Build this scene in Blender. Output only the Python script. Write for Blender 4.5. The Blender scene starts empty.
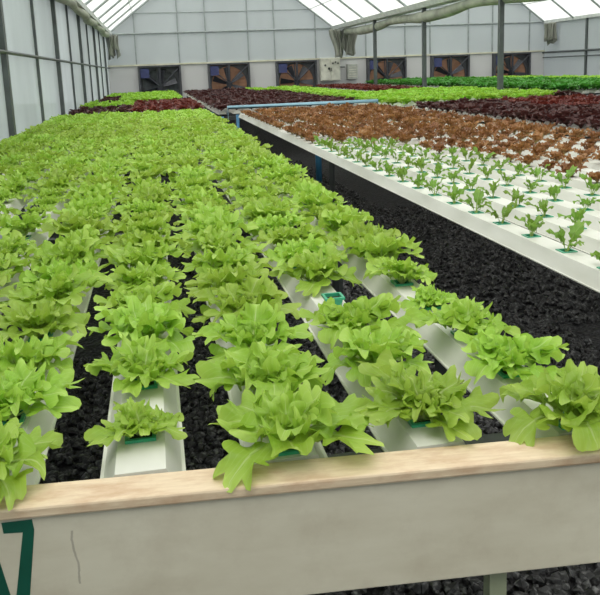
import bpy, math, random
import numpy as np
from mathutils import Matrix, Vector

random.seed(7)
RNG = np.random.default_rng(11)
S = bpy.context.scene
COL = S.collection
PI = math.pi
EYE = 1.433

# ------------------------------------------------------------------ camera
FPX, PX, PY = 770.0, 300.0, 223.0
def _n(v): return v / np.linalg.norm(v)
def _d(x, y): return np.array([(x - PX) / FPX, -(y - PY) / FPX, -1.0])
_F = _n(_d(152, 75)); _U = _n(np.cross(np.array([1, .038, 0.]), _F))
if _U[1] < 0: _U = -_U
_R = np.array([np.cross(_F, _U), _F, _U])
def project(p):
    c = _R.T @ (np.array(p, float) - np.array([0, 0, EYE]))
    if c[2] > -.05: return (-9999, -9999)
    return (PX + FPX * c[0] / -c[2], PY - FPX * c[1] / -c[2])
cam_data = bpy.data.cameras.new('camera')
cam = bpy.data.objects.new('camera', cam_data); COL.objects.link(cam)
cam_data.sensor_fit = 'HORIZONTAL'; cam_data.sensor_width = 36
cam_data.lens = FPX / 600 * 36
cam_data.shift_y = -(297.5 - PY) / 600
cam_data.clip_start = .02
M4 = Matrix([list(_R[0]) + [0], list(_R[1]) + [0], list(_R[2]) + [EYE], [0, 0, 0, 1]])
cam.matrix_world = M4
S.camera = cam

# ------------------------------------------------------------------ materials
def srgb(r, g, b):
    def f(c):
        c /= 255
        return c / 12.92 if c <= .04045 else ((c + .055) / 1.055) ** 2.4
    return (f(r), f(g), f(b), 1)

class Nodes:
    def __init__(s, name):
        s.m = bpy.data.materials.new(name); s.m.use_nodes = True
        s.t = s.m.node_tree; s.t.nodes.clear()
    def n(s, typ, **kw):
        nd = s.t.nodes.new(typ)
        for k, v in kw.items():
            if k in nd.inputs: s.put(nd.inputs[k], v)
            else: setattr(nd, k, v)
        return nd
    def put(s, sock, v):
        if hasattr(v, 'is_output'): s.t.links.new(v, sock)
        else: sock.default_value = v
    def out(s, sh): s.t.links.new(sh, s.n('ShaderNodeOutputMaterial').inputs[0]); return s.m
    def mix(s, f, a, b, blend='MIX'):
        nd = s.t.nodes.new('ShaderNodeMix'); nd.data_type = 'RGBA'; nd.blend_type = blend
        s.put(nd.inputs[0], f); s.put(nd.inputs[6], a); s.put(nd.inputs[7], b)
        return nd.outputs[2]
    def math(s, op, a, b=0., c=0.):
        nd = s.t.nodes.new('ShaderNodeMath'); nd.operation = op
        s.put(nd.inputs[0], a); s.put(nd.inputs[1], b); s.put(nd.inputs[2], c)
        return nd.outputs[0]
    def noise(s, scale, detail=3, vec=None, rough=.5):
        nd = s.n('ShaderNodeTexNoise'); nd.inputs['Scale'].default_value = scale
        nd.inputs['Detail'].default_value = detail; nd.inputs['Roughness'].default_value = rough
        if vec is not None: s.put(nd.inputs['Vector'], vec)
        return nd.outputs['Fac']
    def ramp(s, f, stops):
        nd = s.n('ShaderNodeValToRGB'); cr = nd.color_ramp
        while len(cr.elements) < len(stops): cr.elements.new(.5)
        for e, (p, c) in zip(cr.elements, stops): e.position = p; e.color = c
        s.put(nd.inputs[0], f); return nd.outputs[0]
    def coord(s, which='Object'): return s.n('ShaderNodeTexCoord').outputs[which]
    def scaled(s, vec, sc):
        nd = s.n('ShaderNodeMapping'); s.put(nd.inputs[0], vec); nd.inputs['Scale'].default_value = sc
        return nd.outputs[0]
    def bsdf(s, col, rough=.5, metal=0, bump=None, bstr=.3, bdist=.01, spec=.5):
        b = s.n('ShaderNodeBsdfPrincipled')
        s.put(b.inputs['Base Color'], col); s.put(b.inputs['Roughness'], rough)
        b.inputs['Metallic'].default_value = metal; b.inputs['Specular IOR Level'].default_value = spec
        if bump is not None:
            bp = s.n('ShaderNodeBump'); s.put(bp.inputs['Height'], bump)
            bp.inputs['Strength'].default_value = bstr; bp.inputs['Distance'].default_value = bdist
            s.t.links.new(bp.outputs[0], b.inputs['Normal'])
        return b.outputs[0]

def plain(name, col, rough=.5, metal=0, vary=.12, scale=6, spec=.5):
    k = Nodes(name); nz = k.noise(scale, 4, k.coord())
    dark = tuple(c * (1 - vary * 1.6) for c in col[:3]) + (1,); lite = tuple(min(1, c * (1 + vary)) for c in col[:3]) + (1,)
    return k.out(k.bsdf(k.ramp(nz, [(.3, dark), (.7, lite)]), rough, metal, spec=spec))

def leaf_mat(name, stem, body, tip, trans, tfac=.38, shift=.16):
    """u across the blade, v along it: pale midrib, brighter frilled tip; every plant a little different in hue"""
    k = Nodes(name)
    uv = k.n('ShaderNodeSeparateXYZ'); k.put(uv.inputs[0], k.coord('UV'))
    u, v = uv.outputs[0], uv.outputs[1]
    rnd = k.n('ShaderNodeObjectInfo').outputs['Random']
    nz = k.noise(38, 3, k.coord())
    c = k.mix(k.math('SMOOTH_MAX', v, 0., .1), stem, body)
    c = k.ramp(v, [(0., stem), (.42, body), (.75, body), (1., tip)])
    rib = k.math('LESS_THAN', k.math('ABSOLUTE', k.math('SUBTRACT', u, .5)), k.math('MULTIPLY', .05, k.math('SUBTRACT', 1.05, v)))
    c = k.mix(k.math('MULTIPLY', rib, .45), c, stem)
    vein = k.n('ShaderNodeTexWave'); vein.inputs['Scale'].default_value = 3.2
    vein.inputs['Distortion'].default_value = 3; vein.inputs['Detail'].default_value = 1
    k.put(vein.inputs['Vector'], k.coord('UV'))
    c = k.mix(k.math('MULTIPLY', k.math('GREATER_THAN', vein.outputs['Fac'], .93), .12), c, stem)
    hsv = k.n('ShaderNodeHueSaturation'); k.put(hsv.inputs['Color'], c)
    k.put(hsv.inputs['Value'], k.math('ADD', k.math('MULTIPLY', rnd, shift * 2), k.math('ADD', 1 - shift * 1.6, k.math('MULTIPLY', nz, shift))))
    k.put(hsv.inputs['Hue'], k.math('ADD', .49, k.math('MULTIPLY', rnd, .018)))
    c = hsv.outputs[0]
    b = k.bsdf(c, .42, 0, nz, .25, .004, spec=.35)
    t = k.n('ShaderNodeBsdfTranslucent'); k.put(t.inputs[0], k.mix(.6, c, trans))
    mx = k.n('ShaderNodeMixShader'); mx.inputs[0].default_value = tfac
    k.t.links.new(b, mx.inputs[1]); k.t.links.new(t.outputs[0], mx.inputs[2])
    return k.out(mx.outputs[0])

def film(name, col, clear, grime=.06, milky=.5, scale=1.2):
    k = Nodes(name)
    co = k.coord()
    nz = k.noise(scale, 4, k.scaled(co, (1, 1, .35)))
    c = k.ramp(nz, [(.3, tuple(x * (1 - grime * 2) for x in col[:3]) + (1,)), (.72, col)])
    d = k.n('ShaderNodeBsdfDiffuse'); k.put(d.inputs[0], c)
    t = k.n('ShaderNodeBsdfTranslucent'); k.put(t.inputs[0], c)
    a = k.n('ShaderNodeMixShader'); a.inputs[0].default_value = milky
    k.t.links.new(d.outputs[0], a.inputs[1]); k.t.links.new(t.outputs[0], a.inputs[2])
    tr = k.n('ShaderNodeBsdfTransparent')
    m = k.n('ShaderNodeMixShader'); m.inputs[0].default_value = clear
    k.t.links.new(a.outputs[0], m.inputs[1]); k.t.links.new(tr.outputs[0], m.inputs[2])
    return k.out(m.outputs[0])

MAT = {}
MAT['lettuce'] = leaf_mat('green_lettuce_leaf', srgb(212, 226, 164), srgb(150, 188, 66), srgb(186, 216, 104), srgb(192, 222, 80))
MAT['seedling'] = leaf_mat('seedling_leaf', srgb(176, 196, 120), srgb(108, 150, 58), srgb(138, 172, 80), srgb(160, 196, 70))
MAT['brown'] = leaf_mat('brown_lettuce_leaf', srgb(190, 184, 124), srgb(150, 104, 66), srgb(136, 90, 60), srgb(172, 124, 66), .3, .28)
MAT['maroon'] = leaf_mat('maroon_lettuce_leaf', srgb(100, 72, 62), srgb(82, 52, 50), srgb(70, 42, 42), srgb(110, 60, 56), .25, .22)
MAT['red'] = leaf_mat('red_lettuce_leaf', srgb(120, 74, 60), srgb(112, 54, 44), srgb(100, 46, 40), srgb(140, 60, 50), .28, .2)
MAT['pale'] = leaf_mat('lime_lettuce_leaf', srgb(170, 205, 100), srgb(142, 194, 62), srgb(164, 210, 84), srgb(180, 222, 70))
MAT['dark'] = leaf_mat('dark_green_leaf', srgb(110, 160, 80), srgb(58, 124, 44), srgb(78, 148, 54), srgb(90, 160, 50), .3)

def channel_mat():
    k = Nodes('white_channel_plastic'); nz = k.noise(9, 5, k.scaled(k.coord(), (1, .25, 1)))
    return k.out(k.bsdf(k.ramp(nz, [(.25, srgb(200, 200, 189)), (.6, srgb(222, 222, 214))]), .38, spec=.4))
MAT['channel'] = channel_mat()
MAT['pot'] = plain('teal_pot_plastic', srgb(54, 158, 122), .4)
MAT['medium'] = plain('growing_medium', srgb(52, 60, 40), .9)

def wood_mat():
    k = Nodes('cream_plank'); co = k.coord()
    g = k.noise(7, 6, k.scaled(co, (1.3, 14, 14)), .6)
    st = k.noise(8, 5, k.scaled(co, (1, 2.4, 2.4)), .65)
    c = k.ramp(g, [(.25, srgb(206, 182, 152)), (.7, srgb(230, 210, 182))])
    c = k.mix(k.ramp(st, [(.46, (0, 0, 0, 1)), (.66, (.7, .7, .7, 1))]), c, srgb(186, 148, 116))
    return k.out(k.bsdf(c, .6, 0, g, .2, .004))
MAT['plank'] = wood_mat()

def face_mat():
    k = Nodes('grey_board_face'); co = k.coord()
    g = k.noise(5, 6, k.scaled(co, (1, 3, 3)), .6); st = k.noise(9, 5, co, .7)
    c = k.ramp(g, [(.25, srgb(196, 188, 168)), (.75, srgb(214, 208, 190))])
    c = k.mix(k.ramp(st, [(.5, (0, 0, 0, 1)), (.78, (.3, .3, .3, 1))]), c, srgb(164, 150, 130))
    # the thin dark scratch in the left part of the board
    xyz = k.n('ShaderNodeSeparateXYZ'); k.put(xyz.inputs[0], co)
    wob = k.math('MULTIPLY', k.math('SUBTRACT', k.noise(30, 3, co), .5), .012)
    dx = k.math('ABSOLUTE', k.math('ADD', k.math('SUBTRACT', xyz.outputs[0], k.math('MULTIPLY_ADD', xyz.outputs[2], -.06, -.1755)), wob))
    inz = k.math('MULTIPLY', k.math('LESS_THAN', xyz.outputs[2], -.048), k.math('GREATER_THAN', xyz.outputs[2], -.14))
    cr = k.math('MULTIPLY', k.math('LESS_THAN', dx, .0016), inz)
    c = k.mix(k.math('MULTIPLY', cr, .42), c, srgb(96, 88, 76))
    return k.out(k.bsdf(c, .65, 0, st, .1, .003))
MAT['face'] = face_mat()
MAT['paint'] = plain('green_paint', srgb(10, 84, 66), .5)
MAT['post'] = plain('galvanised_grey', srgb(120, 126, 124), .5, .1)
MAT['dark_post'] = plain('dark_grey_steel', srgb(88, 94, 94), .5, .1)
MAT['rafter'] = plain('grey_rafter_tube', srgb(150, 158, 158), .5)
MAT['blue'] = plain('blue_pipe', srgb(70, 138, 182), .4)
MAT['pale_blue'] = plain('pale_blue_pipe', srgb(132, 172, 190), .4)
MAT['leg'] = plain('blue_grey_leg', srgb(66, 92, 120), .5)
MAT['olive_leg'] = plain('olive_wood_leg', srgb(150, 156, 130), .6)
MAT['bench'] = plain('bench_grey', srgb(62, 66, 66), .6)
MAT['white'] = plain('white_paint', srgb(216, 216, 208), .5)
MAT['girt'] = plain('pale_girt', srgb(206, 204, 182), .5)
MAT['gutter'] = plain('grey_gutter', srgb(216, 220, 218), .5)
MAT['roll'] = plain('olive_curtain', srgb(168, 172, 158), .8, vary=.2, scale=3)
MAT['drape'] = film('hanging_plastic', srgb(190, 192, 182), .12, .15, .35, 6)
MAT['fan_frame'] = plain('fan_frame_grey', srgb(70, 72, 78), .5)
MAT['fan_blade'] = plain('fan_blade_dark', srgb(58, 60, 68), .45, .2)
MAT['fan_motor'] = plain('fan_motor_blue', srgb(56, 62, 108), .4)
MAT['louvre'] = film('fan_louvre_rust', srgb(188, 146, 118), .0, .22, .6, 4)
MAT['louvre_grey'] = plain('fan_louvre_grey', srgb(104, 108, 112), .6, vary=.3)
MAT['cabinet'] = plain('cabinet_white', srgb(206, 206, 194), .5)
MAT['cabinet_grey'] = plain('cabinet_grey', srgb(176, 178, 172), .5)
MAT['dial'] = plain('dial_dark', srgb(70, 74, 72), .5)
MAT['roof'] = film('roof_film', (.88, .90, .88, 1), .42, .04, .75, .5)
MAT['left_film'] = film('left_wall_film', (.74, .80, .80, 1), .30, .12, .6, .9)
MAT['wall_film'] = film('end_wall_film', (.72, .76, .77, 1), .12, .05, .5, .5)
MAT['wall_low'] = film('end_wall_panel', (.74, .74, .74, 1), .02, .03, .3, .8)

def gravel_mat(name, base):
    k = Nodes(name); co = k.coord()
    v = k.n('ShaderNodeTexVoronoi'); v.inputs['Scale'].default_value = 34; k.put(v.inputs['Vector'], co)
    nz = k.noise(60, 4, co)
    c = k.ramp(nz, [(.35, tuple(x * .35 for x in base[:3]) + (1,)), (.62, base), (.8, tuple(min(1, x * 3.2) for x in base[:3]) + (1,))])
    return k.out(k.bsdf(c, .62, 0, v.outputs['Distance'], 1, .03, spec=.35))
MAT['gravel'] = gravel_mat('black_gravel', (.022, .022, .024, 1))
def stone_mat():
    k = Nodes('black_stone'); co = k.coord()
    nz = k.noise(55, 3, co); big = k.noise(3, 2, co)
    c = k.ramp(nz, [(.36, (.008, .008, .009, 1)), (.55, (.034, .034, .036, 1)), (.70, (.20, .20, .20, 1))])
    c = k.mix(k.math('MULTIPLY', big, .3), c, (.03, .028, .026, 1))
    return k.out(k.bsdf(c, .5, 0, nz, .4, .006, spec=.4))
MAT['stone'] = stone_mat()
MAT['outside'] = plain('outside_ground', srgb(120, 130, 100), .9, scale=1)

# ------------------------------------------------------------------ mesh helpers
class MB:
    def __init__(s): s.v, s.f, s.mi = [], [], []
    def add(s, vs, fs, mi=0):
        o = len(s.v); s.v += [tuple(map(float, p)) for p in vs]
        s.f += [tuple(i + o for i in f) for f in fs]; s.mi += [mi] * len(fs)
        return s
    def box(s, lo, hi, mi=0, bev=0.):
        (a, b, c), (d, e, f) = lo, hi
        vs = [(a, b, c), (d, b, c), (d, e, c), (a, e, c), (a, b, f), (d, b, f), (d, e, f), (a, e, f)]
        return s.add(vs, [(0, 3, 2, 1), (4, 5, 6, 7), (0, 1, 5, 4), (1, 2, 6, 5), (2, 3, 7, 6), (3, 0, 4, 7)], mi)
    def tube(s, pts, r, seg=8, mi=0, cap=True):
        pts = [Vector(p) for p in pts]; rs = r if isinstance(r, (list, tuple)) else [r] * len(pts)
        vs, fs = [], []
        for i, p in enumerate(pts):
            t = (pts[min(i + 1, len(pts) - 1)] - pts[max(i - 1, 0)]).normalized()
            a = Vector((0, 0, 1)) if abs(t.z) < .9 else Vector((1, 0, 0))
            x = t.cross(a).normalized(); y = t.cross(x)
            for k in range(seg):
                an = 2 * PI * k / seg
                vs.append(p + (x * math.cos(an) + y * math.sin(an)) * rs[i])
        for i in range(len(pts) - 1):
            for k in range(seg):
                fs.append((i * seg + k, i * seg + (k + 1) % seg, (i + 1) * seg + (k + 1) % seg, (i + 1) * seg + k))
        if cap:
            fs.append(tuple(range(seg))[::-1]); fs.append(tuple(range((len(pts) - 1) * seg, len(pts) * seg)))
        return s.add(vs, fs, mi)
    def prism(s, poly, dirv, mi=0):
        n = len(poly); d = Vector(dirv); vs = [Vector(p) for p in poly] + [Vector(p) + d for p in poly]
        fs = [tuple(range(n)), tuple(range(2 * n - 1, n - 1, -1))] + [(i, i + n, (i + 1) % n + n, (i + 1) % n) for i in range(n)]
        return s.add(vs, fs, mi)
    def build(s, name, mats, parent=None, smooth=False, origin=None, bevel=0):
        me = bpy.data.meshes.new(name)
        v = s.v
        if origin is not None: v = [(p[0] - origin[0], p[1] - origin[1], p[2] - origin[2]) for p in v]
        me.from_pydata(v, [], s.f)
        for m in (mats if isinstance(mats, (list, tuple)) else [mats]): me.materials.append(m)
        me.polygons.foreach_set('material_index', s.mi)
        if smooth: me.polygons.foreach_set('use_smooth', [True] * len(s.f))
        me.update()
        o = bpy.data.objects.new(name, me); COL.objects.link(o)
        if origin is not None: o.location = origin
        if parent is not None: o.parent = parent
        if bevel:
            b = o.modifiers.new('bevel', 'BEVEL'); b.width = bevel; b.segments = 2; b.limit_method = 'ANGLE'
        return o

def tag(o, label=None, cat=None, group=None, kind=None):
    if label: o['label'] = label
    if cat: o['category'] = cat
    if group: o['group'] = group
    if kind: o['kind'] = kind
    return o
def empty(name, loc=(0, 0, 0), rz=0):
    o = bpy.data.objects.new(name, None); COL.objects.link(o)
    o.location = loc; o.rotation_euler = (0, 0, rz); o.empty_display_size = .1
    return o
def ordn(i):
    return ['first', 'second', 'third', 'fourth', 'fifth', 'sixth', 'seventh', 'eighth', 'ninth', 'tenth', 'eleventh', 'twelfth',
            'thirteenth', 'fourteenth', 'fifteenth', 'sixteenth', 'seventeenth', 'eighteenth', 'nineteenth', 'twentieth'][i]

# ------------------------------------------------------------------ the setting
XL, XV, XR, YB, YF = -1.48, 6.65, 14.85, 28.0, -5.0
ZE = EYE + 1.42          # eaves
ZR = EYE + 4.5           # ridges
b = MB(); b.add([(-30, -20, 0), (45, -20, 0), (45, 50, 0), (-30, 50, 0)], [(0, 1, 2, 3)])
tag(b.build('floor', MAT['gravel']), kind='structure')

def wall_side(name, x, mat, posts, rails, th=.012, pm='dark_post'):
    b = MB(); b.box((x - th / 2, YF, 0), (x + th / 2, YB, ZE))
    w = tag(b.build(name, mat), kind='structure')
    sgn = 1 if x < 5 else -1
    for i, (y, r) in enumerate(posts):
        MB().box((x + sgn * .006 - r, y - r, 0), (x + sgn * .006 + r, y + r, ZE)).build('post', MAT[pm], w)
    for z, r in rails:
        MB().tube([(x + sgn * .05, YF, z), (x + sgn * .05, YB, z)], r, 8).build('rail', MAT[pm], w)
    return w
lp = [(y, .055 if i % 2 == 0 else .03) for i, y in enumerate([-4, -1.7, .6, 2.9, 5.7, 8.35, 10.75, 13.0, 15.2, 17.4, 19.6, 21.8, 24, 26.2])]
lp = [(y, .055 if i % 2 == 1 else .032) for i, (y, r) in enumerate(lp)]
wl = wall_side('wall_left', XL, MAT['left_film'], lp, [(EYE + .28, .02)])
wr = wall_side('wall_right', XR, MAT['wall_film'], [(-3, .05), (1, .05), (5, .05), (9, .05), (13, .05), (17, .05), (21, .05), (25, .05)],
               [(EYE + .285, .035), (EYE + .10, .02)])

# back wall: film gable above a pale panel band, thin vertical bars
FANX = [(-.457, .992), (1.95, 3.44), (4.39, 5.89), (7.77, 9.27), (10.24, 11.75), (12.71, 14.21)]
ZT = EYE + .345
def gable(y, zlow, th):
    return [(XL, y, zlow), (XR, y, zlow), (XR, y, ZE), ((XV + XR) / 2, y, ZR), (XV, y, ZE), ((XL + XV) / 2, y, ZR), (XL, y, ZE)]
b = MB(); g = gable(YB, ZT, .02); 
def gable_mesh(b, y, zl):
    d = (0, .02, 0)
    b.prism([(XL, y, zl), (XV, y, zl), (XV, y, ZE), ((XL + XV) / 2, y, ZR), (XL, y, ZE)], d)
    b.prism([(XV, y, zl), (XR, y, zl), (XR, y, ZE), ((XV + XR) / 2, y, ZR), (XV, y, ZE)], d)
gable_mesh(b, YB, ZT)
wb = tag(b.build('wall_back', MAT['wall_film']), kind='structure')
b = MB(); xs = [XL] + [x for f in FANX for x in f] + [XR]
for i in range(0, len(xs), 2): b.box((xs[i], YB, 0), (xs[i + 1], YB + .03, ZT))
for x0, x1 in FANX: b.box((x0, YB, 0), (x1, YB + .03, EYE + .32 - 1.5)); b.box((x0, YB, EYE + .32), (x1, YB + .03, ZT))
b.build('lower_panel', MAT['wall_low'], wb)
MB().box((XL, YB - .05, ZT - .02), (XR, YB, ZT + .03)).build('girt', MAT['girt'], wb)
MB().tube([(XL, YB - .03, EYE + 1.42), (XR, YB - .03, EYE + 1.42)], .03, 8).build('girt', MAT['rafter'], wb)
for z in (EYE + 2.1, EYE + 3.1):
    MB().tube([(XL + .3, YB - .02, z), (XR - .3, YB - .02, z)], .014, 6).build('wire', MAT['rafter'], wb)
def roof_z(x):
    c = (XL + XV) / 2 if x < XV else (XV + XR) / 2
    return ZR - (ZR - ZE) * abs(x - c) / ((XV - XL) / 2)
for x in [-.5, .99, 1.95, 3.44, 4.39, 5.89, 7.77, 9.27, 10.24, 11.75, 12.71, 14.21]:
    MB().box((x - .02, YB - .045, ZT), (x + .02, YB - .005, roof_z(x))).build('post', MAT['rafter'], wb)
# front gable behind the camera
b = MB(); gable_mesh(b, YF - .02, 0); tag(b.build('wall_front', MAT['left_film']), kind='structure')

# roof
b = MB()
for x0, x1 in ((XL, XV), (XV, XR)):
    xm = (x0 + x1) / 2
    b.prism([(x0, YF, ZE), (xm, YF, ZR), (x1, YF, ZE), (x1, YF, ZE + .012), (xm, YF, ZR + .012), (x0, YF, ZE + .012)], (0, YB - YF, 0))
ceil = tag(b.build('ceiling', MAT['roof']), kind='structure')
y = YB - .1
while y > YF:
    for x0, x1 in ((XL, XV), (XV, XR)):
        xm = (x0 + x1) / 2
        MB().tube([(x0 + .04, y, ZE - .03), (xm, y, ZR - .05), (x1 - .04, y, ZE - .03)], .035, 6).build('rafter', MAT['rafter'], ceil)
    y -= 2.1
for x0, x1 in ((XL, XV), (XV, XR)):
    for q in (.12, .35, .5, .65, .88):
        x = x0 + (x1 - x0) * q
        MB().tube([(x, YF, roof_z(x) - .07), (x, YB, roof_z(x) - .07)], .012, 5).build('purlin', MAT['rafter'], ceil)
# eave beams
MB().box((XL - .06, YF, ZE - .06), (XL + .24, YB, ZE + .05)).build('trim_1', MAT['gutter'])
MB().box((XR - .10, YF, ZE - .06), (XR + .06, YB, ZE + .05)).build('trim_2', MAT['gutter'])
MB().prism([(XV - .22, YF, ZE + .05), (XV - .16, YF, ZE - .07), (XV + .16, YF, ZE - .07), (XV + .22, YF, ZE + .05)], (0, YB - YF, 0)).build('trim_3', MAT['gutter'])
for n_ in ('trim_1', 'trim_2', 'trim_3'): tag(bpy.data.objects[n_], kind='structure')

# valley posts
for i, (y, lab) in enumerate([(22.75, 'thin grey steel post under the roof gutter, farthest of the three, by fourth fan'),
                              (18.45, 'grey steel post under the roof gutter, middle one, left of the fifth fan'),
                              (14.15, 'tall grey steel post under the roof gutter, nearest one, before the sixth fan')]):
    t = empty('steel_post', (XV - .05, y, 0))
    tag(t, lab, 'post', None)
    MB().box((-.045, -.045, 0), (.045, .045, ZE - .07)).build('shaft', MAT['dark_post'], t)
    MB().box((-.11, -.11, 0), (.11, .11, .012)).build('base_plate', MAT['dark_post'], t)

# rolled curtains under the gutter and eaves, and bunched plastic at their far ends
def roll(name, x, y0, y1, z, r, lab, cat, sag=.08):
    n = 70; pts, rs = [], []
    for i in range(n):
        y = y0 + (y1 - y0) * i / (n - 1)
        w = .5 + .5 * math.sin(y * 1.1 + .4)
        pts.append((x + .03 * math.sin(y * 2.3), y, z - sag * w)); rs.append(r * (.85 + .3 * w + .05 * math.sin(y * 3.1)))
    return tag(MB().tube(pts, rs, 12).build(name, MAT['roll'], smooth=True), lab, cat)
roll('rolled_curtain', XV + .03, 3, 26.4, ZE - .20, .12, 'olive grey rolled curtain sagging under the middle roof gutter', 'curtain')
roll('rolled_curtain', XL + .17, 3, 26.4, ZE - .13, .08, 'grey rolled curtain hung along the left wall eave', 'curtain', .03)

def drape(x, y, ztop, length, width, lab, folds=7, seed=0):
    """a gathered sheet: deep vertical folds, ragged hem, narrower towards the bottom"""
    r = random.Random(seed); nu, nv = 90, 16; vs, fs = [], []
    hem = [r.uniform(.55, 1.0) for _ in range(nu // 6 + 2)]
    for j in range(nv):
        v = j / (nv - 1)
        for i in range(nu):
            u = i / (nu - 1); q = u * (nu // 6); k = int(q); h = hem[k] + (hem[k + 1] - hem[k]) * (q - k)
            wd = width * (1 - .30 * v + .10 * math.sin(v * 5 + seed))
            vs.append((x + (u - .5) * wd + .05 * math.sin(u * 40 + seed) * (.4 + v) + .06 * v * math.sin(u * 9), y + .11 * math.sin(u * folds * 2 * PI) + .05 * math.sin(u * 31),
                       ztop - length * v * h - .03 * math.sin(u * folds * 2 * PI)))
    for j in range(nv - 1):
        for i in range(nu - 1):
            p = j * nu + i; fs.append((p, p + 1, p + nu + 1, p + nu))
    o = MB().add(vs, fs).build('bunched_curtain', MAT['drape'], smooth=True)
    m = o.modifiers.new('solid', 'SOLIDIFY'); m.thickness = .006
    return tag(o, lab, 'curtain')
drape(XV - .05, 26.7, ZE - .12, 1.05, .95, 'bunched pale plastic curtain hanging above the white control cabinet', 7, 1)
drape(XL + .28, 26.5, ZE - .12, .75, .4, 'small bunched plastic curtain at far end of left wall eave', 5, 2)
drape(XR - .3, 27.0, ZE - .10, .8, .36, 'bunched plastic curtain in the far right corner of the greenhouse', 5, 3)

# ------------------------------------------------------------------ exhaust fans
fan_lab = ['leftmost exhaust fan on back wall, grey louvres behind dark blades',
           'second exhaust fan from left on back wall, rust louvres and blue motor',
           'third exhaust fan from left, beside the white control cabinet',
           'fourth exhaust fan from left, just right of the small grey box',
           'fifth exhaust fan from left on back wall, between two steel posts',
           'rightmost exhaust fan on back wall, partly behind nearest steel post']
for i, (x0, x1) in enumerate(FANX):
    cx, cz, w = (x0 + x1) / 2, EYE + .32 - .75, .74
    t = empty('exhaust_fan', (cx, YB - .02, cz - .75)); tag(t, fan_lab[i], 'fan', 'exhaust fans on the back wall')
    zc = .75
    b = MB(); e = .06
    for lo, hi in (((-w, -.2, 0), (w, .12, e)), ((-w, -.2, 1.5 - e), (w, .12, 1.5)), ((-w, -.2, e), (-w + e, .12, 1.5 - e)), ((w - e, -.2, e), (w, .12, 1.5 - e))): b.box(lo, hi)
    b.build('frame', MAT['fan_frame'], t)
    b = MB()
    for k in range(11):
        z = e + k * (1.5 - 2 * e) / 11
        b.add([(-w + e, .10, z), (w - e, .10, z), (w - e, .05, z + .132), (-w + e, .05, z + .132)], [(0, 1, 2, 3)])
        b.add([(-w + e, .10, z), (w - e, .10, z), (w - e, .05, z), (-w + e, .05, z)], [(0, 1, 2, 3)])
    b.build('louvre_panel', MAT['louvre_grey' if i == 0 else 'louvre'], t)
    # round shroud: square plate with a circular opening
    b = MB(); n = 40; vs, fs = [], []
    for k in range(n):
        a = 2 * PI * k / n; c_, s_ = math.cos(a), math.sin(a); q = (w - e) / max(abs(c_), abs(s_))
        vs += [(c_ * .63, -.02, zc + s_ * .63), (c_ * q, -.02, zc + s_ * q), (c_ * .63, .04, zc + s_ * .63)]
    for k in range(n):
        a, c_ = 3 * k, 3 * ((k + 1) % n); fs += [(a, c_, c_ + 1, a + 1), (a, a + 2, c_ + 2, c_)]
    b.add(vs, fs).build('shroud', MAT['fan_frame'], t)
    rot = .35 + i * .31
    for k in range(6):
        a = rot + k * PI / 3; vs, fs = [], []
        for q in range(6):
            r = .09 + .52 * q / 5; hw = .04 + .065 * q / 5
            for sgn in (-1, 1):
                aa = a + sgn * hw / max(r, .16)
                vs.append((math.cos(aa) * r, -.05 + sgn * .04, zc + math.sin(aa) * r))
        for q in range(5): fs.append((2 * q, 2 * q + 1, 2 * q + 3, 2 * q + 2))
        o = MB().add(vs, fs).build('blade', MAT['fan_blade'], t); m = o.modifiers.new('solid', 'SOLIDIFY'); m.thickness = .012
    MB().tube([(0, -.12, zc), (0, .0, zc)], .11, 16).build('hub', MAT['fan_blade'], t)
    b = MB(); b.box((-.035, -.19, e), (.035, -.15, 1.5 - e)); b.box((-.10, -.15, e), (-.065, -.13, 1.5 - e))
    b.tube([(-w + e, -.16, 1.4), (0, -.16, zc)], .02, 6); b.tube([(w - e, -.16, 1.4), (0, -.16, zc)], .02, 6)
    b.build('brace', MAT['fan_blade'], t)
    MB().box((-w + e + .02, -.18, 1.08), (-w + e + .32, .0, 1.40)).build('motor', MAT['fan_motor'], t)

# ------------------------------------------------------------------ control cabinets on the back wall
t = empty('control_cabinet', (6.35, YB - .06, EYE - .45))
tag(t, 'white control cabinet with dark dials on the back wall, right of third fan', 'cabinet')
MB().box((-.36, -.28, 0), (.36, 0, .82)).build('body', MAT['cabinet'], t, bevel=.01)
for s in (-1, 1):
    d = MB().box((s * .175 - .165, -.30, .03), (s * .175 + .165, -.281, .79)).build('door', MAT['cabinet'], t, bevel=.004)
    MB().box((s * .03 - .01, -.325, .34), (s * .03 + .01, -.301, .46)).build('handle', MAT['dial'], d)
for x, z, r in ((-.20, .56, .035), (.08, .62, .03), (.18, .66, .03), (.27, .62, .03), (-.06, .44, .045)):
    MB().tube([(x, -.302, z), (x, -.33, z)], r, 12).build('dial', MAT['dial'], t)
t = empty('junction_box', (7.2, YB - .02, EYE - .42))
tag(t, 'small grey electrical box on the back wall, left of the fourth fan', 'electrical box')
MB().box((-.19, -.2, 0), (.19, 0, .54)).build('body', MAT['cabinet_grey'], t, bevel=.01)
b = MB()
for k in range(5): b.box((-.14, -.215, .08 + k * .085), (.14, -.201, .11 + k * .085))
b.build('vent_slats', MAT['cabinet'], t)
tag(MB().tube([(6.73, YB - .06, EYE + .03), (6.95, YB - .06, EYE + .03)], .025, 8).build('conduit_pipe', MAT['post']),
    'short grey conduit between white control cabinet and small grey box', 'pipe')

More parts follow.
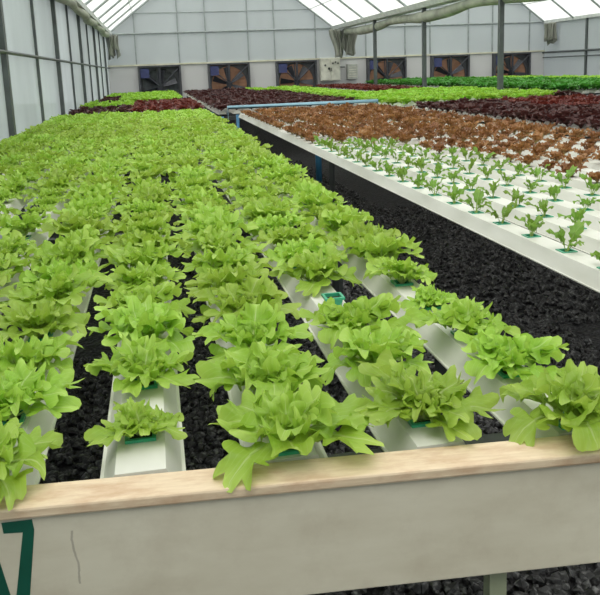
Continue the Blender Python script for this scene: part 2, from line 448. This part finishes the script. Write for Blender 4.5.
# ------------------------------------------------------------------ growing channels
def channel(name, x, y0, y1, zb, holes=(), base=.0675, top=.041, h=.052):
    """white trapezoid channel along y; square openings in its top where pots hang"""
    b = MB(); zt = zb + h; hw = .024
    # open-ended sides, bottom, end caps
    P = lambda y: [(-base - .006, y, zb), (-base - .006, y, zb + .004), (-base, y, zb + .004), (-top, y, zt), (top, y, zt), (base, y, zb + .004), (base + .006, y, zb + .004), (base + .006, y, zb)]
    A, B = P(y0), P(y1); n = 8
    fs = [(i, i + 1, n + i + 1, n + i) for i in range(7) if i != 3] + [(7, 0, n, n + 7), tuple(range(8)), tuple(range(15, 7, -1))]
    b.add(A + B, fs)
    ys = y0
    for hy in sorted(holes):
        if hy - hw <= ys or hy + hw >= y1: continue
        b.add([(-top, ys, zt), (top, ys, zt), (top, hy - hw, zt), (-top, hy - hw, zt)], [(0, 1, 2, 3)])
        for s in (-1, 1):
            b.add([(s * top, hy - hw, zt), (s * hw, hy - hw, zt), (s * hw, hy + hw, zt), (s * top, hy + hw, zt)], [(0, 1, 2, 3)])
        ys = hy + hw
    b.add([(-top, ys, zt), (top, ys, zt), (top, y1, zt), (-top, y1, zt)], [(0, 1, 2, 3)])
    return b.build(name, MAT['channel'], origin=None)

def place_channel(x, y0, y1, zb, lab, group, holes=()):
    o = channel('growing_channel', x, 0, y1 - y0, 0, [h - y0 for h in holes]); o.location = (x, y0, zb)
    return tag(o, lab, 'growing channel', group)

def bench(x0, x1, y0, y1, z, lab, legmat, step=2.2, railmat='bench', first=.12, inset=0., lmin=0.):
    t = empty('growing_bench', ((x0 + x1) / 2, y0, 0)); tag(t, lab, 'bench')
    hx = (x1 - x0) / 2; L = y1 - y0
    for s in (-1, 1): MB().box((s * (hx - inset) - .02, 0, z - .08), (s * (hx - inset) + .02, L, z - .04)).build('side_rail', MAT[railmat], t)
    n = max(2, int(L / step) + 1)
    for k in range(n):
        y = first + (L - first - .12) * k / (n - 1)
        MB().box((-hx - .03, y - .02, z - .04), (hx + .03, y + .02, z - .001)).build('crossbar', MAT[railmat], t)
        for s in (-1, 1): y = max(y, lmin); MB().tube([(s * (hx - inset), y, 0), (s * (hx - inset), y, z - .04)], .026, 8).build('leg', MAT[legmat], t)
    return t

# ------------------------------------------------------------------ lettuces
def smooth(a, b_, t): q = np.clip((t - a) / (b_ - a), 0, 1); return q * q * (3 - 2 * q)
def leaf(rng, L, W, e0, e1, az, frill, lob, nt, ns, r0=.006, z0=0.):
    """one leaf: a slim petiole strip and a round-lobed blade (a scalloped disc) bent along an arching spine"""
    fine = np.linspace(0, 1.3, 66)
    e = np.radians(e0 + (e1 - e0) * np.clip(fine, 0, 1.2) ** 1.15)
    R = r0 + np.concatenate([[0], np.cumsum(np.cos(e) * L / 50)[:-1]]); Z = z0 + np.concatenate([[0], np.cumsum(np.sin(e) * L / 50)[:-1]])
    ph = rng.uniform(0, 6.28, 6); nl = rng.choice([3.5, 4.5, 5.5])
    cx = .60; ax = .40
    th = np.linspace(0, 2 * PI, nt, endpoint=False); q = np.linspace(0, 1, ns + 1)
    TH, Q = np.meshgrid(th, q, indexing='ij')
    sc = np.abs(np.sin(nl * (TH - PI) + .25 * np.sin(TH * 2 + ph[0]))) ** .8
    rho = 1 - lob * (1 - sc) + .10 * np.sin(TH * 2 + ph[1]) + .05 * np.sin(TH * 5 + ph[2])
    neck = 1 - .45 * np.clip(-np.cos(TH), 0, 1) ** 2
    x = cx + ax * Q * rho * np.cos(TH) * (1 + .12 * Q * np.cos(TH))
    y = W * Q * rho * np.sin(TH) * neck * (1 + .18 * np.cos(TH))
    lift = .22 * W * (y / W) ** 2 + frill * Q ** 3 * (np.sin(5 * TH + ph[3]) + .55 * np.sin(9 * TH + ph[4])) + frill * .45 * np.sin(x * 14 + y / W * 3 + ph[5]) * Q
    px = np.linspace(0, cx, 5); pw = W * np.array([.20, .13, .11, .10, .04])
    PX = np.stack([px, px, px], 1); PYy = np.stack([-pw, pw * 0, pw], 1); PL = np.stack([pw * .5, pw * 0, pw * .5], 1) + .0006
    X_ = np.concatenate([PX.ravel(), x.ravel()]); Y_ = np.concatenate([PYy.ravel(), y.ravel()]); L_ = np.concatenate([PL.ravel(), lift.ravel()])
    X_ = np.clip(X_, 0, 1.29)
    r = np.interp(X_, fine, R); z = np.interp(X_, fine, Z); ee = np.interp(X_, fine, e)
    rr = r - np.sin(ee) * L_; zz = z + np.cos(ee) * L_
    a = az + rng.uniform(-.25, .25) * X_ ** 2
    V = np.stack([rr * np.cos(a) - Y_ * np.sin(az), rr * np.sin(a) + Y_ * np.cos(az), np.maximum(zz, -.05)], -1)
    fs = []
    for i in range(4):
        for j in range(2): p = i * 3 + j; fs.append((p, p + 3, p + 4, p + 1))
    o = 15; m = ns + 1
    for i in range(nt):
        for j in range(ns):
            i2 = (i + 1) % nt; fs.append((o + i * m + j, o + i * m + j + 1, o + i2 * m + j + 1, o + i2 * m + j))
    UV = np.stack([np.clip(.5 + Y_ / (2 * W), 0, 1), np.clip(X_, 0, 1)], -1)
    return V, np.array(fs), UV

def plant_mesh(name, mat, seed, rings, nt=16, ns=9, lob=.28):
    rng = np.random.default_rng(seed); Vs, Fs, Us, o = [], [], [], 0
    for (n, L, W, e0, e1, frill) in rings:
        a0 = rng.uniform(0, 6.28)
        for k in range(n):
            az = a0 + 2 * PI * k / n + rng.normal(0, .22)
            sc = rng.uniform(.8, 1.12)
            V, Fc, UV = leaf(rng, L * sc, W * sc * rng.uniform(.9, 1.15), e0 + rng.normal(0, 6), e1 + rng.normal(0, 13), az, frill, lob, nt, ns)
            Vs.append(V); Fs.append(Fc + o); Us.append(UV); o += len(V)
    V = np.concatenate(Vs); Fc = np.concatenate(Fs); U = np.concatenate(Us)
    return arr_mesh(name, V, Fc, U, mat)
def arr_mesh(name, V, Fc, U, mat):
    me = bpy.data.meshes.new(name); nv, nf, k = len(V), len(Fc), Fc.shape[1]
    me.vertices.add(nv); me.vertices.foreach_set('co', V.astype(np.float32).ravel())
    me.loops.add(nf * k); me.polygons.add(nf)
    me.loops.foreach_set('vertex_index', Fc.astype(np.int32).ravel())
    me.polygons.foreach_set('loop_start', np.arange(nf, dtype=np.int32) * k)
    me.polygons.foreach_set('loop_total', np.full(nf, k, dtype=np.int32))
    me.polygons.foreach_set('use_smooth', np.ones(nf, dtype=bool))
    if U is not None:
        uv = me.uv_layers.new(name='UVMap'); uv.data.foreach_set('uv', U[Fc.ravel()].astype(np.float32).ravel())
    me.materials.append(mat); me.update(calc_edges=True); me.validate()
    return me
def mesh_arrays(me):
    V = np.empty(len(me.vertices) * 3, np.float32); me.vertices.foreach_get('co', V)
    I = np.empty(len(me.loops), np.int32); me.loops.foreach_get('vertex_index', I)
    uv = np.empty(len(me.loops) * 2, np.float32); me.uv_layers[0].data.foreach_get('uv', uv)
    U = np.zeros((len(me.vertices), 2), np.float32); U[I] = uv.reshape(-1, 2)
    return V.reshape(-1, 3), I.reshape(-1, 4), U

GREEN = [(5, .158, .048, 44, -36, .008), (5, .140, .044, 55, -8, .011), (5, .112, .038, 68, 18, .012), (6, .080, .029, 80, 46, .011)]
MESH = {}
MESH['lettuce'] = [plant_mesh('foliage', MAT['lettuce'], 100 + i, GREEN, 48, 5, .44) for i in range(8)]
GREEN_LO = [(7, .165, .042, 48, -26, .011), (6, .135, .038, 60, 6, .011), (6, .095, .030, 76, 35, .010)]
MESH['lettuce_far'] = [plant_mesh('foliage', MAT['lettuce'], 200 + i, GREEN_LO, 22, 3, .4) for i in range(5)]
SEED = [(3, .108, .019, 76, 6, .007), (2, .098, .017, 86, 45, .006)]
MESH['seedling'] = [plant_mesh('foliage', MAT['seedling'], 300 + i, SEED, 22, 3, .36) for i in range(6)]
BROWN = [(6, .105, .030, 62, 2, .009), (6, .090, .027, 76, 35, .009), (4, .065, .02, 84, 60, .007)]
MESH['brown'] = [plant_mesh('foliage', MAT['brown'], 400 + i, BROWN, 18, 3, .34) for i in range(6)]
FAR = [(7, .15, .048, 52, -8, .012), (7, .13, .044, 66, 18, .012), (6, .10, .036, 80, 45, .010)]
for kx in ('maroon', 'red', 'pale', 'dark'):
    MESH[kx] = [plant_mesh('foliage', MAT[kx], 500 + i + sum(map(ord, kx)), FAR, 10, 2, .2) for i in range(4)]

def pot_mesh(sz=.021, depth=.042, rim=.006):
    b = MB(); zt = .006
    o, i_, lo = sz + rim, sz - .001, sz * .72
    ring = lambda h, z: [(-h, -h, z), (h, -h, z), (h, h, z), (-h, h, z)]
    vs = ring(o, 0) + ring(o, zt) + ring(i_, zt) + ring(i_, -.004) + ring(lo, -depth)
    vs += ring(sz + .001, 0)
    q = lambda a, c: [(a + k, a + (k + 1) % 4, c + (k + 1) % 4, c + k) for k in range(4)]
    b.add(vs, q(0, 4) + q(4, 8) + q(8, 12) + q(20, 16) + [(16, 17, 18, 19)] + q(0, 20))
    b.add(ring(i_, -.003), [(0, 1, 2, 3)], 1)
    return b
_pot = pot_mesh().build('net_pot', [MAT['pot'], MAT['medium']]); POT = _pot.data
bpy.data.objects.remove(_pot)

def put(kind, name, loc, rz, sc, lab, cat, group, parts=False, tilt=(0, 0)):
    me = random.choice(MESH[kind])
    if parts:
        t = bpy.data.objects.new(name, None); COL.objects.link(t); t.empty_display_size = .05
        f = bpy.data.objects.new('foliage', me); COL.objects.link(f); f.parent = t
        f.rotation_euler = (tilt[0], tilt[1], rz); f.scale = (sc, sc, sc)
        p = bpy.data.objects.new('net_pot', POT); COL.objects.link(p); p.parent = t
    else:
        t = bpy.data.objects.new(name, me); COL.objects.link(t); t.scale = (sc, sc, sc); t.rotation_euler = (tilt[0], tilt[1], rz)
    t.location = loc
    return tag(t, lab, cat, group)

def stuff(kind, spots, name, lab, cat):
    if not spots: return
    Vs, Fs, Us, o = [], [], [], 0
    arrs = [mesh_arrays(m) for m in MESH[kind]]
    for (x, y, z, rz, sc) in spots:
        V, Fc, U = random.choice(arrs); c, s = math.cos(rz) * sc, math.sin(rz) * sc
        W = np.stack([V[:, 0] * c - V[:, 1] * s + x, V[:, 0] * s + V[:, 1] * c + y, V[:, 2] * sc + z], 1)
        Vs.append(W); Fs.append(Fc + o); Us.append(U); o += len(V)
    me = arr_mesh(name, np.concatenate(Vs), np.concatenate(Fs), np.concatenate(Us), MESH[kind][0].materials[0])
    ob = bpy.data.objects.new(name, me); COL.objects.link(ob)
    tag(ob, lab, cat, kind='stuff')

def in_view(x, y, z, m=70):
    p = project((x, y, z)); return -m < p[0] < 600 + m and -m < p[1] < 595 + m

# ------------------------------------------------------------------ bed A: the near lettuce bed
ZA, H = .750, .052
AY1 = 12.35
firstcup = {-1: 1.21, 0: 1.31, 1: 1.20, 2: 1.24, 3: 1.165}
cand = []
skip = {(2, 3), }
small = {(3, 3): .55, (0, 0): .62, (3, 4): .8}
board_y = lambda x: 1.183 - .07 * (x + .27)
for c in range(-5, 4):
    x = -.065 + .25 * c
    y = firstcup.get(c, 1.2 + .07 * ((c * 3) % 4)); k = 0; holes = []
    row = []
    while y < AY1 - .1:
        holes.append(y); row.append((k, y)); y += .235; k += 1
    ordw = ['rightmost', 'second', 'third', 'fourth', 'fifth', 'sixth', 'seventh', 'eighth', 'leftmost'][3 - c]
    chl = ordw + ' channel' + ('' if c in (3, -5) else ' from right') + ' of near bed'
    place_channel(x, board_y(x) + .012 - .0675 * 0, AY1, ZA, 'white growing channel under green lettuces, ' + chl.replace(' channel', ' one').replace(' of near bed', ' in near bed'), 'white channels of the near lettuce bed', holes)
    vis = [(k, y) for k, y in row if in_view(x, y, ZA + .1)]
    for n_, (k, y) in enumerate(vis): cand.append((y, c, k, n_, x, chl, vis[0][0] == 0))
cand.sort()
far_spots = []
gaps = {(-2, 9), (-3, 11), (0, 13)}
cnt = 0
for (y, c, k, n_, x, chl, from_board) in cand:
    if (c, k) in skip:
        o = bpy.data.objects.new('net_pot', POT); COL.objects.link(o); o.location = (x, y, ZA + H + .026)
        tag(o, 'empty teal pot in the second channel from right of near bed', 'pot'); continue
    r = random.Random(c * 1000 + k)
    if (c, k) in gaps: continue
    sc = small.get((c, k), r.uniform(.86, 1.08)) * (.98 if k < 3 else 1.03 if k < 6 else 1.06)
    if c < -1 and 6 < k < 24 and r.random() < .3: sc *= .62
    rz = r.uniform(0, 6.28); px, py = x + r.uniform(-.006, .006), y
    near = y < 3.6
    cnt += 1
    if cnt > 300:
        far_spots.append((px, py, ZA + H + .004, rz, sc)); continue
    if n_ < 12:
        if from_board: lab = 'green lettuce, %s plant back from wooden board, %s' % (ordn(n_), chl)
        else: lab = 'green lettuce, %s plant seen from photo edge, %s' % (ordn(n_), chl)
    else:
        lab = 'green lettuce far back, past the twelfth plant, ' + chl
    put('lettuce' if y < 4.5 else 'lettuce_far', 'green_lettuce', (px, py, ZA + H + (0 if near else .004)), rz, sc, lab, 'lettuce', 'green lettuces, ' + chl, near, (r.uniform(-.12, .12), r.uniform(-.12, .12)))
stuff('lettuce_far', far_spots, 'distant_green_lettuces', 'mass of green lettuces at the far end of the near bed', 'lettuces')
bench(-1.42, .79, 1.21, AY1 - .05, ZA, 'grey bench frame carrying the near lettuce channels', 'bench', first=.025, lmin=.85)

# the wooden end board, turned a little off square
t = empty('end_board', (0, 1.115 - .07 * .27, ZA + H)); t.rotation_euler = (0, 0, -.07)
tag(t, 'long wooden end board with cream top and painted green numeral', 'board')
MB().box((-1.42, 0, -.018), (1.05, .071, .001)).build('top_plank', MAT['plank'], t, bevel=.004)
MB().box((-1.42, .007, -.205), (1.05, .03, -.0185)).build('face_panel', MAT['face'], t, bevel=.002)
def flat(name, poly):
    return MB().prism([(x, .0062, z) for x, z in poly], (0, .001, 0)).build(name, MAT['paint'], t)
# coordinates are along the board and below its top edge
flat('painted_seven', [(-.2735, -.0235), (-.2285, -.0225), (-.2268, -.040), (-.2478, -.172), (-.2690, -.172), (-.2440, -.0425), (-.2720, -.0415)])
flat('painted_letter', [(-.3085, -.0235), (-.2935, -.0235), (-.2690, -.172), (-.2850, -.172), (-.2905, -.135), (-.3120, -.135), (-.3175, -.172), (-.3335, -.172)])
for i, (x, lab) in enumerate([(-.95, None), (.517, None)]):
    MB().box((x - .014, .035, -(ZA + H)), (x + .016, .065, -.019)).build('leg', MAT['olive_leg'], t)

# ------------------------------------------------------------------ bed B: the white bed across the walkway
ZB = .733; BX0, BS = 1.36, .228; BY0, BY1 = 1.2, 12.2
seed_end = [6.55, 6.5, 6.2, 5.3, 2.6]
nb = 0; seedlings, browns = [], []
for j in range(10):
    x = BX0 + BS * j; holes = []; y = BY0 + .15 + (.07 * j) % .256
    k = 0
    ys = []
    while y < BY1 - .1: ys.append(y); y += .256
    o_ = 'nearest the walkway' if j == 0 else ordn(j) + ' beyond the walkway'
    place_channel(x, BY0, BY1, ZB, 'white channel of the seedling bed, ' + ('one nearest the walkway' if j == 0 else '%s from the walkway' % ordn(j)), 'white channels of the seedling bed', ys)
    vs = [y for y in ys if in_view(x, y, ZB + .1, 60)]
    ns_ = nr_ = 0
    for y in vs:
        sd = j < 5 and y < seed_end[j]
        w = 'channel nearest the walkway' if j == 0 else '%s channel from the walkway' % ordn(j)
        if sd: seedlings.append((y, x, ns_, w)); ns_ += 1
        else: browns.append((y, x, nr_, w)); nr_ += 1
for (y, x, n_, w) in seedlings:
    r = random.Random(int(y * 1000 + x * 77)); 
    put('seedling', 'lettuce_seedling', (x, y, ZB + H - .003), r.uniform(0, 6.28), r.uniform(.8, 1.15) * (1 if y < 5 else 1.1),
        'small green seedling in teal pot, %s from photo edge, %s' % (ordn(min(n_, 19)), w), 'seedling', 'green seedlings, ' + w, True, (r.uniform(-.2, .2), r.uniform(-.2, .2)))
for (y, x, n_, w) in browns:
    r = random.Random(int(y * 1000 + x * 77))
    if r.random() < .04: continue
    if n_ < 8: lab = 'red brown lettuce, %s visible plant in %s, white bed' % (ordn(n_), w)
    else: lab = 'red brown lettuce past the eighth plant, %s, white bed' % w
    put('brown', 'brown_lettuce', (x, y, ZB + H + .003), r.uniform(0, 6.28), r.uniform(.74, 1.08) * (1.0 if y < 6 else 1.18), lab, 'lettuce', 'red brown lettuces, ' + w, False, (r.uniform(-.15, .15), r.uniform(-.15, .15)))
bench(BX0 + .03, BX0 + BS * 9 - .02, BY0 + .1, BY1 - .05, ZB, 'grey bench frame under the white seedling bed beside the walkway', 'bench', 5.2, first=.3, inset=.16)

# ------------------------------------------------------------------ pipes at the far end of bed B
tag(MB().tube([(1.14, 12.32, 0), (1.14, 12.32, ZB + .15), (3.6, 12.32, ZB + .15), (3.6, 12.32, 0)], .03, 10).build('water_pipe', MAT['pale_blue'], smooth=True),
    'pale blue water pipe along the far end of the white bed', 'pipe')
tag(MB().tube([(.80, 12.0, .52), (1.25, 12.0, .52)], .055, 12).build('water_pipe', MAT['blue'], smooth=True),
    'thick blue drain pipe lying low across the walkway end', 'pipe')
for i, (x, y, lab) in enumerate([(1.02, 12.0, 'upright blue pipe at left end of the thick drain pipe'), (1.30, 12.42, 'upright blue pipe at the far corner of the white bed'), (.98, 13.6, 'farthest upright blue pipe beside the maroon bed corner')]):
    tag(MB().tube([(x, y, 0), (x, y, .76)], .025, 8).build('riser_pipe', MAT['blue'], smooth=True), lab, 'pipe')
tag(MB().tube([(2.0, 9.55, 0), (2.0, 9.55, ZB - .09)], .04, 10).build('riser_pipe', MAT['blue'], smooth=True), 'thick blue upright pipe under the white bed side', 'pipe')
tag(MB().box((1.15, 12.7, .66), (3.5, 12.76, .72)).build('bench_rail', MAT['bench']), 'grey rail at the front of the far maroon bed', 'rail')

# ------------------------------------------------------------------ far beds
POOL = {'maroon': [], 'red': [], 'pale': [], 'dark': []}
def far_bed(x0, n, y0, y1, zb, what, pick, sp=.28, pitch=.25, empty_cols=(), sc=1.):
    for j in range(n):
        x = x0 + pitch * j
        place_channel(x, y0, y1, zb, 'white channel in %s, %s from left' % (what, ordn(j)), 'white channels in ' + what)
        y = y0 + .02 + (j * .05) % .06
        while y < y1 - .08:
            kd = pick(j, x, y)
            if kd and in_view(x, y, zb + .1, 40):
                POOL[kd].append((math.hypot(x, y), x + random.uniform(-.02, .02), y, zb + .055, what, j, sc * random.uniform(.85, 1.15)))
            y += sp
    bench(x0, x0 + pitch * (n - 1), y0 + .1, y1 - .1, zb, 'grey bench frame under ' + what, 'bench', 2.6)
far_bed(-1.28, 9, 13.1, 17.7, .75, 'red bed behind the near lettuces', lambda j, x, y: ('maroon' if y < 15.2 else 'pale') if j < 4 else 'red')
far_bed(-1.2, 8, 18.9, 26.3, .75, 'lime bed below the leftmost fan', lambda j, x, y: 'maroon' if (j < 2 and y < 22) else 'pale')
far_bed(1.1, 10, 12.9, 26.3, .75, 'maroon bed behind the white bed', lambda j, x, y: 'pale' if (j > 7 and y > 22.5) else 'maroon')
far_bed(3.82, 6, 12.2, 26.3, .75, 'lime bed below the third fan', lambda j, x, y: None if (j > 3 and y > 17) else 'pale')
far_bed(5.45, 7, 12.0, 17.5, .75, 'lime bed behind the dark red bed', lambda j, x, y: 'maroon' if (y < 12.7 and j > 4) else 'pale')
far_bed(5.6, 5, 18.6, 26.3, .75, 'red bed below the white cabinet', lambda j, x, y: 'red')
far_bed(7.35, 12, 13.2, 26.3, .80, 'dark green bed before the right fans', lambda j, x, y: 'dark', sc=1.25)
far_bed(10.6, 9, 14.5, 26.3, .78, 'lime bed beside the right wall', lambda j, x, y: 'pale')
far_bed(3.93, 12, 4.0, 11.5, .735, 'dark red bed right of the white bed', lambda j, x, y: 'maroon' if j < 5 or (j < 7 and y < 9) else 'red', .24, .24)
NAMES = {'maroon': ('maroon_lettuce', 'dark maroon lettuce'), 'red': ('red_lettuce', 'bright red lettuce'), 'pale': ('lime_lettuce', 'pale lime green lettuce'), 'dark': ('leafy_green', 'dark leafy green plant')}
for kd, L in POOL.items():
    L.sort()
    nm, lb = NAMES[kd]
    for (d_, x, y, z, what, j, sc) in L[:300]:
        put(kd, nm, (x, y, z), random.uniform(0, 6.28), sc, '%s, %s row from left, %s' % (lb, ordn(j), what), 'lettuce' if kd != 'dark' else 'leafy plant',
            '%ss in row %s of %s' % (lb, ordn(j), what))
    stuff(kd, [(x, y, z, random.uniform(0, 6.28), sc) for (d_, x, y, z, what, j, sc) in L[300:]], 'distant_' + nm + 's', 'farther mass of %ss in the back beds' % lb, 'lettuces')

# ------------------------------------------------------------------ loose black gravel on the floor
def gravel():
    t = (1 + 5 ** .5) / 2
    V0 = np.array([(-1, t, 0), (1, t, 0), (-1, -t, 0), (1, -t, 0), (0, -1, t), (0, 1, t), (0, -1, -t), (0, 1, -t), (t, 0, -1), (t, 0, 1), (-t, 0, -1), (-t, 0, 1)]) / 1.9
    F0 = np.array([(0, 11, 5), (0, 5, 1), (0, 1, 7), (0, 7, 10), (0, 10, 11), (1, 5, 9), (5, 11, 4), (11, 10, 2), (10, 7, 6), (7, 1, 8), (3, 9, 4), (3, 4, 2), (3, 2, 6), (3, 6, 8), (3, 8, 9), (4, 9, 5), (2, 4, 11), (6, 2, 10), (8, 6, 7), (9, 8, 1)])
    rng = np.random.default_rng(5); Vs, Fs, o = [], [], 0
    def sow(n, x0, x1, y0, y1, a, b_):
        nonlocal o
        for _ in range(n):
            x, y, s = rng.uniform(x0, x1), rng.uniform(y0, y1), rng.uniform(a, b_)
            q, _r = np.linalg.qr(rng.normal(size=(3, 3)))
            V = (V0 * rng.uniform(.6, 1.25, (12, 1)) * s * np.array([1, 1, .7])) @ q
            Vs.append(V + np.array([x, y, s * .35])); Fs.append(F0 + o); o += 12
    sow(13000, -.8, 2.1, 1.0, 3.9, .013, .027)
    sow(6500, .1, 2.6, 3.7, 7.5, .015, .03)
    sow(1500, .8, 2.2, 7.5, 12, .02, .035)
    me = arr_mesh('gravel', np.concatenate(Vs), np.concatenate(Fs), None, MAT['stone'])
    me.polygons.foreach_set('use_smooth', np.zeros(len(me.polygons), dtype=bool))
    ob = bpy.data.objects.new('gravel', me); COL.objects.link(ob)
    tag(ob, 'loose black gravel covering the greenhouse floor', 'gravel', kind='stuff')
gravel()

# ------------------------------------------------------------------ light
w = bpy.data.worlds.new('world'); S.world = w; w.use_nodes = True
bg = w.node_tree.nodes['Background']; bg.inputs[0].default_value = (.93, .97, 1, 1); bg.inputs[1].default_value = .62
sd = bpy.data.lights.new('sun', 'SUN'); sd.energy = 5.0; sd.angle = math.radians(40); sd.color = (1, .97, .9)
sun = bpy.data.objects.new('sun', sd); COL.objects.link(sun); sun.rotation_euler = (math.radians(24), math.radians(-10), 0)
S.view_settings.view_transform = 'Standard'; S.view_settings.look = 'None'
S.view_settings.gamma = 1; S.view_settings.use_curve_mapping = False
S.view_settings.exposure = .5
S.cycles.transparent_max_bounces = 16
S.cycles.max_bounces = 10
